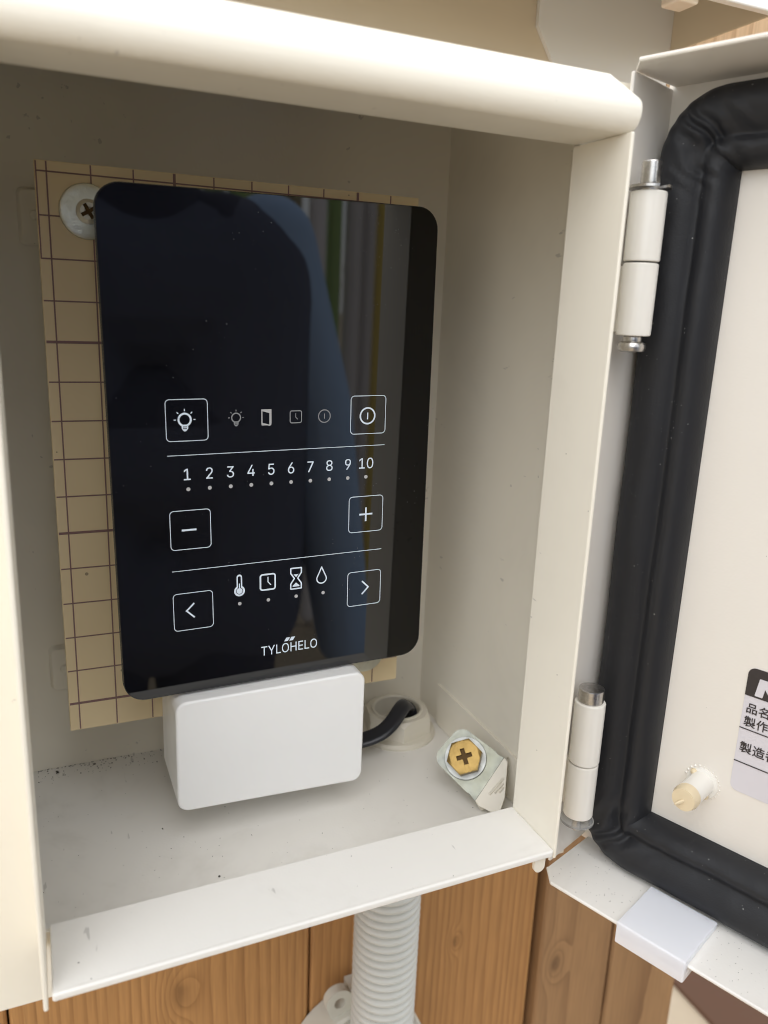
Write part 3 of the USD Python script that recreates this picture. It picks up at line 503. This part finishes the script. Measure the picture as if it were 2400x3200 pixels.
gland = thing('cable_gland', 'ivory plastic hexagonal cable gland in the floor corner of the box', 'cable gland', (GX, GY, FZ))
obj('flange', lathe([(.012, FZ), (.0210, FZ), (.0212, FZ + .0012), (.0204, FZ + .0028), (.0175, FZ + .0032), (.012, FZ + .0032)], (GX, GY, 0), Z_, 64), 'gland', gland, 35)
hx = m3.Manifold.cylinder(.0105, .0190, .0186, 6).rotate((0, 0, 18)) ^ (m3.Manifold.cylinder(.0080, .0189, .0189, 64) + m3.Manifold.cylinder(.0027, .0189, .0162, 64).translate((0, 0, .0079)))
hx = hx - m3.Manifold.cylinder(.05, .0133, .0133, 64).translate((0, 0, -.01))
obj('hex_nut', tri(hx.translate((GX, GY, FZ + .0030))), 'gland', gland, 22)
obj('collar', lathe([(.0122, FZ - .012), (.0134, FZ - .012), (.0134, FZ + .0132), (.0141, FZ + .0138), (.0137, FZ + .0145), (.0128, FZ + .0145), (.0122, FZ + .0137)], (GX, GY, 0), Z_, 64), 'gland', gland, 35)
obj('inner_floor', lathe([(0, FZ + .0002), (.0122, FZ + .0002), (.0122, FZ + .0010), (0, FZ + .0010)], (GX, GY, 0), Z_, 40), 'gland', gland)
co = thing('conduit', 'grey corrugated plastic conduit running down from under the box', 'conduit', (GX, GY, -.50))
pr_ = [(.0150, -.500), (.0178, -.500)]; pitch = .0053
for z in np.arange(-.500, FZ - .003, pitch / 10): pr_.append((.0158 + .0034 * abs(math.cos(math.pi * (z + .5) / pitch)) ** .6, z))
pr_.append((.0150, FZ - .003))
obj('tube', lathe(pr_, (GX, GY, 0), Z_, 56), 'conduit', co, 60)
obj('connector', lathe([(.0205, FZ - .0022), (.0205, FZ - .014), (.0196, FZ - .015), (.017, FZ - .015), (.017, FZ - .0022)], (GX, GY, 0), Z_, 48), 'gland', co, 35)
jb = thing('junction_box', 'round grey beige plastic junction box with a screw ear on the wood wall', 'junction box', (.152, WY, -.495))
JX, JZ, JR = .1545, -.5040, .0420
ydisc = lambda prof: lathe(prof, (JX, 0, JZ), -Y_, 72)
obj('base', ydisc([(0, -WY + .001), (JR, -WY + .001), (JR, -.034), (JR - .0015, -.0325), (0, -.0325)]), 'jbox', jb, 35)
obj('cover', ydisc([(0, -.0325), (JR - .006, -.0325), (JR - .006, -.023), (JR - .009, -.0205), (JR - .0115, -.0200), (JR - .013, -.0207), (0, -.0207)]), 'jbox', jb, 35)
obj('socket', lathe([(.0185, -.500), (.0215, -.500), (.0225, -.468), (.0222, -.4665), (.0188, -.4665)], (GX, GY, 0), Z_, 48), 'jbox', jb, 35)
er = rrect(-.0085, -.004, .0085, .019, .0084).difference(Point(0, .0098).buffer(.0037))
era = affinity.translate(affinity.rotate(er, 18, origin=(0, 0)), .1418, -.4655)
obj('screw_ear', xz(era, .0435, .006), 'jbox', jb)
obj('screw_boss', bx((.146, .030, -.470), (.158, .050, -.450)), 'jbox', jb)

# ---------------------------------------------------------------- upper hood with open bottom
hood = thing('upper_hood', 'beige metal hood with open bottom fixed to the wall above the box', 'metal hood', (.1, WY, .0966))
HZ, HR = .0966, .317
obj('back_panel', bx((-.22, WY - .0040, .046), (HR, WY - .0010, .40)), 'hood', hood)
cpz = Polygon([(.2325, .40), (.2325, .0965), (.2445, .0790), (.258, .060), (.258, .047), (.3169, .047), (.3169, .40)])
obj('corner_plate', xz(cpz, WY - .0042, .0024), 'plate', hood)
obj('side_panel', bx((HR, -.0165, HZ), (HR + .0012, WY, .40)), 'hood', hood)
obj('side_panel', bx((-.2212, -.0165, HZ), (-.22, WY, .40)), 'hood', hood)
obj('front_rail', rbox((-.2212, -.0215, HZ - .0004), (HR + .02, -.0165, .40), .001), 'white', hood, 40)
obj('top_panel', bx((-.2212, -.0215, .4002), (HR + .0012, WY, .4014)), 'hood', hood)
obj('rail_clip', rbox((.2630, -.0163, HZ - .0025), (.2745, -.0040, HZ + .014), .0012), 'foam', hood, 40)

# ---------------------------------------------------------------- grit on the box floor
gr = []
def grain(p, s):
    m = trimesh.creation.icosphere(1, 1.0); m.vertices *= RNG.uniform(.6, 1.2, m.vertices.shape); m.apply_scale(np.array([1, RNG.uniform(.3, 1), RNG.uniform(.3, .6)]) * s)
    m.apply_transform(trimesh.transformations.rotation_matrix(RNG.uniform(0, 6.28), Z_)); m.apply_translation(np.array(p) + (0, 0, s * .3)); return m
for _ in range(150): gr.append(grain((-.019 + .06 * RNG.random() ** 1.3, BY - .0004 - .011 * RNG.random() ** 2.4, FZ), RNG.uniform(.00012, .00042)))
for _ in range(150): gr.append(grain((RNG.uniform(-.02, .17), RNG.uniform(-.088, .042), FZ), RNG.uniform(.00010, .00023)))
for x, y, s in ((-.0105, .0405, .0012), (.0065, .042, .0007), (.058, -.076, .0009), (.0465, -.058, .0006), (.030, -.02, .0006)): gr.append(grain((x, y, FZ), s))
o = obj('grit', cat(gr), 'soil', None, True, kind='stuff'); tag(o, 'dark grit and dust scattered on the floor of the box', 'grit')
dg = []
for _ in range(150):
    lx, ly = RNG.uniform(-.10, .004), RNG.uniform(-.020, .008)
    if cl0 - .001 < lx < cl1 + .001: continue
    q_ = HO + EX * lx + EY * ly; dg.append(grain((q_[0], q_[1], DZB), RNG.uniform(.00009, .00021)))
o = obj('grit', cat(dg), 'soil', None, True, kind='stuff'); tag(o, 'dark grit scattered on the bottom edge of the open door', 'grit')

# ---------------------------------------------------------------- what the black glass reflects: the photographer and a bamboo fence
M['vest'] = plain('navy_vest', (0.085, 0.10, 0.16), 0.8); M['sleeve'] = plain('blue_grey_sleeve', (0.40, 0.58, 0.86), 0.8)
M['trouser'] = plain('dark_trousers', (0.03, 0.035, 0.07), 0.8); M['skin'] = plain('skin', (0.42, 0.25, 0.17), 0.5); M['hair'] = plain('dark_hair', (0.015, 0.012, 0.01), 0.6); M['phone'] = plain('dark_phone', (0.015, 0.015, 0.016), 0.3)
def limb(joints):
    """joints: (x, y, z, r) chains; every bone the hull of two spheres."""
    out = m3.Manifold()
    for ch_ in joints:
        for a, b_ in zip(ch_[:-1], ch_[1:]):
            out = out + m3.Manifold.batch_hull([m3.Manifold.sphere(a[3], 20).translate(a[:3]), m3.Manifold.sphere(b_[3], 20).translate(b_[:3])])
    return out
def soft(mf, l=.02, it=8):
    m = tri(mf.refine_to_length(l)); m.merge_vertices(); trimesh.smoothing.filter_taubin(m, iterations=it); return m
px, py, sz = .15, -.80, .045
person = thing('person', 'person in dark navy vest with blue grey sleeves, mirrored in the black panel', 'person', (px, py, GZ))
sh = .205
body = limb([[(px - .10, py, sz - .07, .10), (px - .10, py, sz - .50, .10), (px - .09, py + .01, sz - .56, .10)], [(px + .10, py, sz - .07, .10), (px + .10, py, sz - .50, .10), (px + .09, py + .01, sz - .56, .10)], [(px - .09, py, sz - .28, .115), (px + .09, py, sz - .28, .115)], [(px, py, sz - .03, .085), (px, py + .02, sz + .10, .052)],
             [(px - .09, py, sz - .55, .095), (px - .10, py - .01, GZ + .50, .062), (px - .10, py - .03, GZ + .09, .042), (px - .10, py + .12, GZ + .045, .04)], [(px + .09, py, sz - .55, .095), (px + .10, py - .01, GZ + .50, .062), (px + .10, py - .03, GZ + .09, .042), (px + .10, py + .12, GZ + .045, .04)],
             [(px - .09, py, sz - .50, .1), (px + .09, py, sz - .50, .1)], [(px, py + .035, sz + .20, .085), (px, py + .045, sz + .15, .07)]])
obj('body', soft(body), 'trouser', person, True)
vest = limb([[(px - .115, py, sz - .085, .112), (px - .10, py, sz - .52, .118)], [(px + .115, py, sz - .085, .112), (px + .10, py, sz - .52, .118)], [(px - .11, py, sz - .09, .112), (px + .11, py, sz - .09, .112)], [(px - .10, py, sz - .5, .118), (px + .10, py, sz - .5, .118)], [(px - .10, py, sz - .3, .122), (px + .10, py, sz - .3, .122)]])
obj('vest', soft(vest, .015, 12), 'vest', person, True)
armR = limb([[(px + .165, py + .01, sz - .03, .062), (px + .235, py + .01, sz - .25, .054), (px + .285, py + .03, sz - .60, .042)]])
armL = limb([[(px - .165, py + .01, sz - .03, .062), (-.255, -.53, -.25, .056), (-.110, -.420, -.150, .040)]])  # left arm posed out of view near the box to shade its flange
obj('sleeve', soft(armR, .015, 6), 'sleeve', person, True); obj('sleeve', soft(armL, .015, 6), 'sleeve', person, True)
def hand(wx, wy, wz, d):
    d = np.array(d, float); d /= np.linalg.norm(d); s_ = np.cross(d, Z_); s_ /= np.linalg.norm(s_); u_ = np.cross(s_, d); w = np.array([wx, wy, wz]); at = lambda a, b_, c_, r: (*(w + d * a + s_ * b_ + u_ * c_), r)
    ch_ = [[at(0, 0, 0, .026), at(.06, -.022, 0, .015)], [at(0, 0, 0, .026), at(.06, .022, 0, .014)], [at(.06, -.022, 0, .015), at(.06, .022, 0, .014)]]
    for k, b_ in enumerate((-.030, -.010, .010, .029)): f_ = (.075, .085, .08, .062)[k]; ch_.append([at(.06, b_ * .8, 0, .0095), at(.06 + f_ * .45, b_, -.006, .0088), at(.06 + f_ * .75, b_, -.022, .0082), at(.06 + f_ * .85, b_, -.038, .0075)])
    ch_.append([at(.015, -.028, 0, .012), at(.04, -.05, -.008, .0105), at(.062, -.052, -.022, .009)]); return limb(ch_)
obj('hand', soft(hand(-.110, -.420, -.150, (.30, -.05, .9)), .006, 5), 'skin', person, True)
head = limb([[(px, py + .045, sz + .225, .088), (px, py + .065, sz + .165, .06)], [(px, py + .135, sz + .205, .010), (px, py + .142, sz + .185, .013)], [(px - .088, py + .045, sz + .205, .016), (px - .088, py + .04, sz + .19, .012)], [(px + .088, py + .045, sz + .205, .016), (px + .088, py + .04, sz + .19, .012)]])
obj('head', soft(head, .008, 6), 'skin', person, True); obj('hair', soft(limb([[(px, py + .030, sz + .250, .092), (px, py + .010, sz + .200, .088)]]), .012, 4), 'hair', person, True)
ph_o = np.array(CAM_POS) - np.array(CAM_FWD) * .010
ph_ = frame(rbox((-.036, -.030, -.004), (.036, .115, .004), .003), ph_o, CAM_RIGHT, CAM_DOWN, CAM_FWD)
o = obj('phone', ph_, 'phone', None, 40); tag(o, 'dark mobile phone held up in front of the open box', 'phone')
for i, c_ in enumerate(((.74, .58, .14), (.50, .54, .20), (.54, .51, .50), (.34, .30, .19), (.26, .38, .12), (.70, .66, .66))): M[f'cane{i}'] = plain(f'cane_{i}', c_, .45)
fen = thing('bamboo_fence', 'fence of yellow green and grey upright bamboo canes mirrored in the black panel', 'fence', (.8, -2.6, GZ))
for k, x in enumerate(np.arange(-.6, 3.2, .0725)):
    zs = np.arange(GZ, GZ + 1.85, .34) + RNG.uniform(-.1, .1); r0 = RNG.uniform(.026, .034); pf = [(0, GZ)]
    for z in zs: pf += [(r0, z - .02), (r0 * 1.09, z), (r0, z + .02)]
    pf += [(r0, GZ + 1.72), (0, GZ + 1.72)]; pf = [(a, max(z, GZ)) for a, z in pf if z < GZ + 1.73]
    obj('cane', lathe(pf, (x, -2.6 + RNG.uniform(-.03, .03), 0), Z_, 14), f'cane{(4, 3, 3, 0, 1, 2, 4, 5, 0, 3, 2, 4)[(k * 5) % 12]}', fen, True)
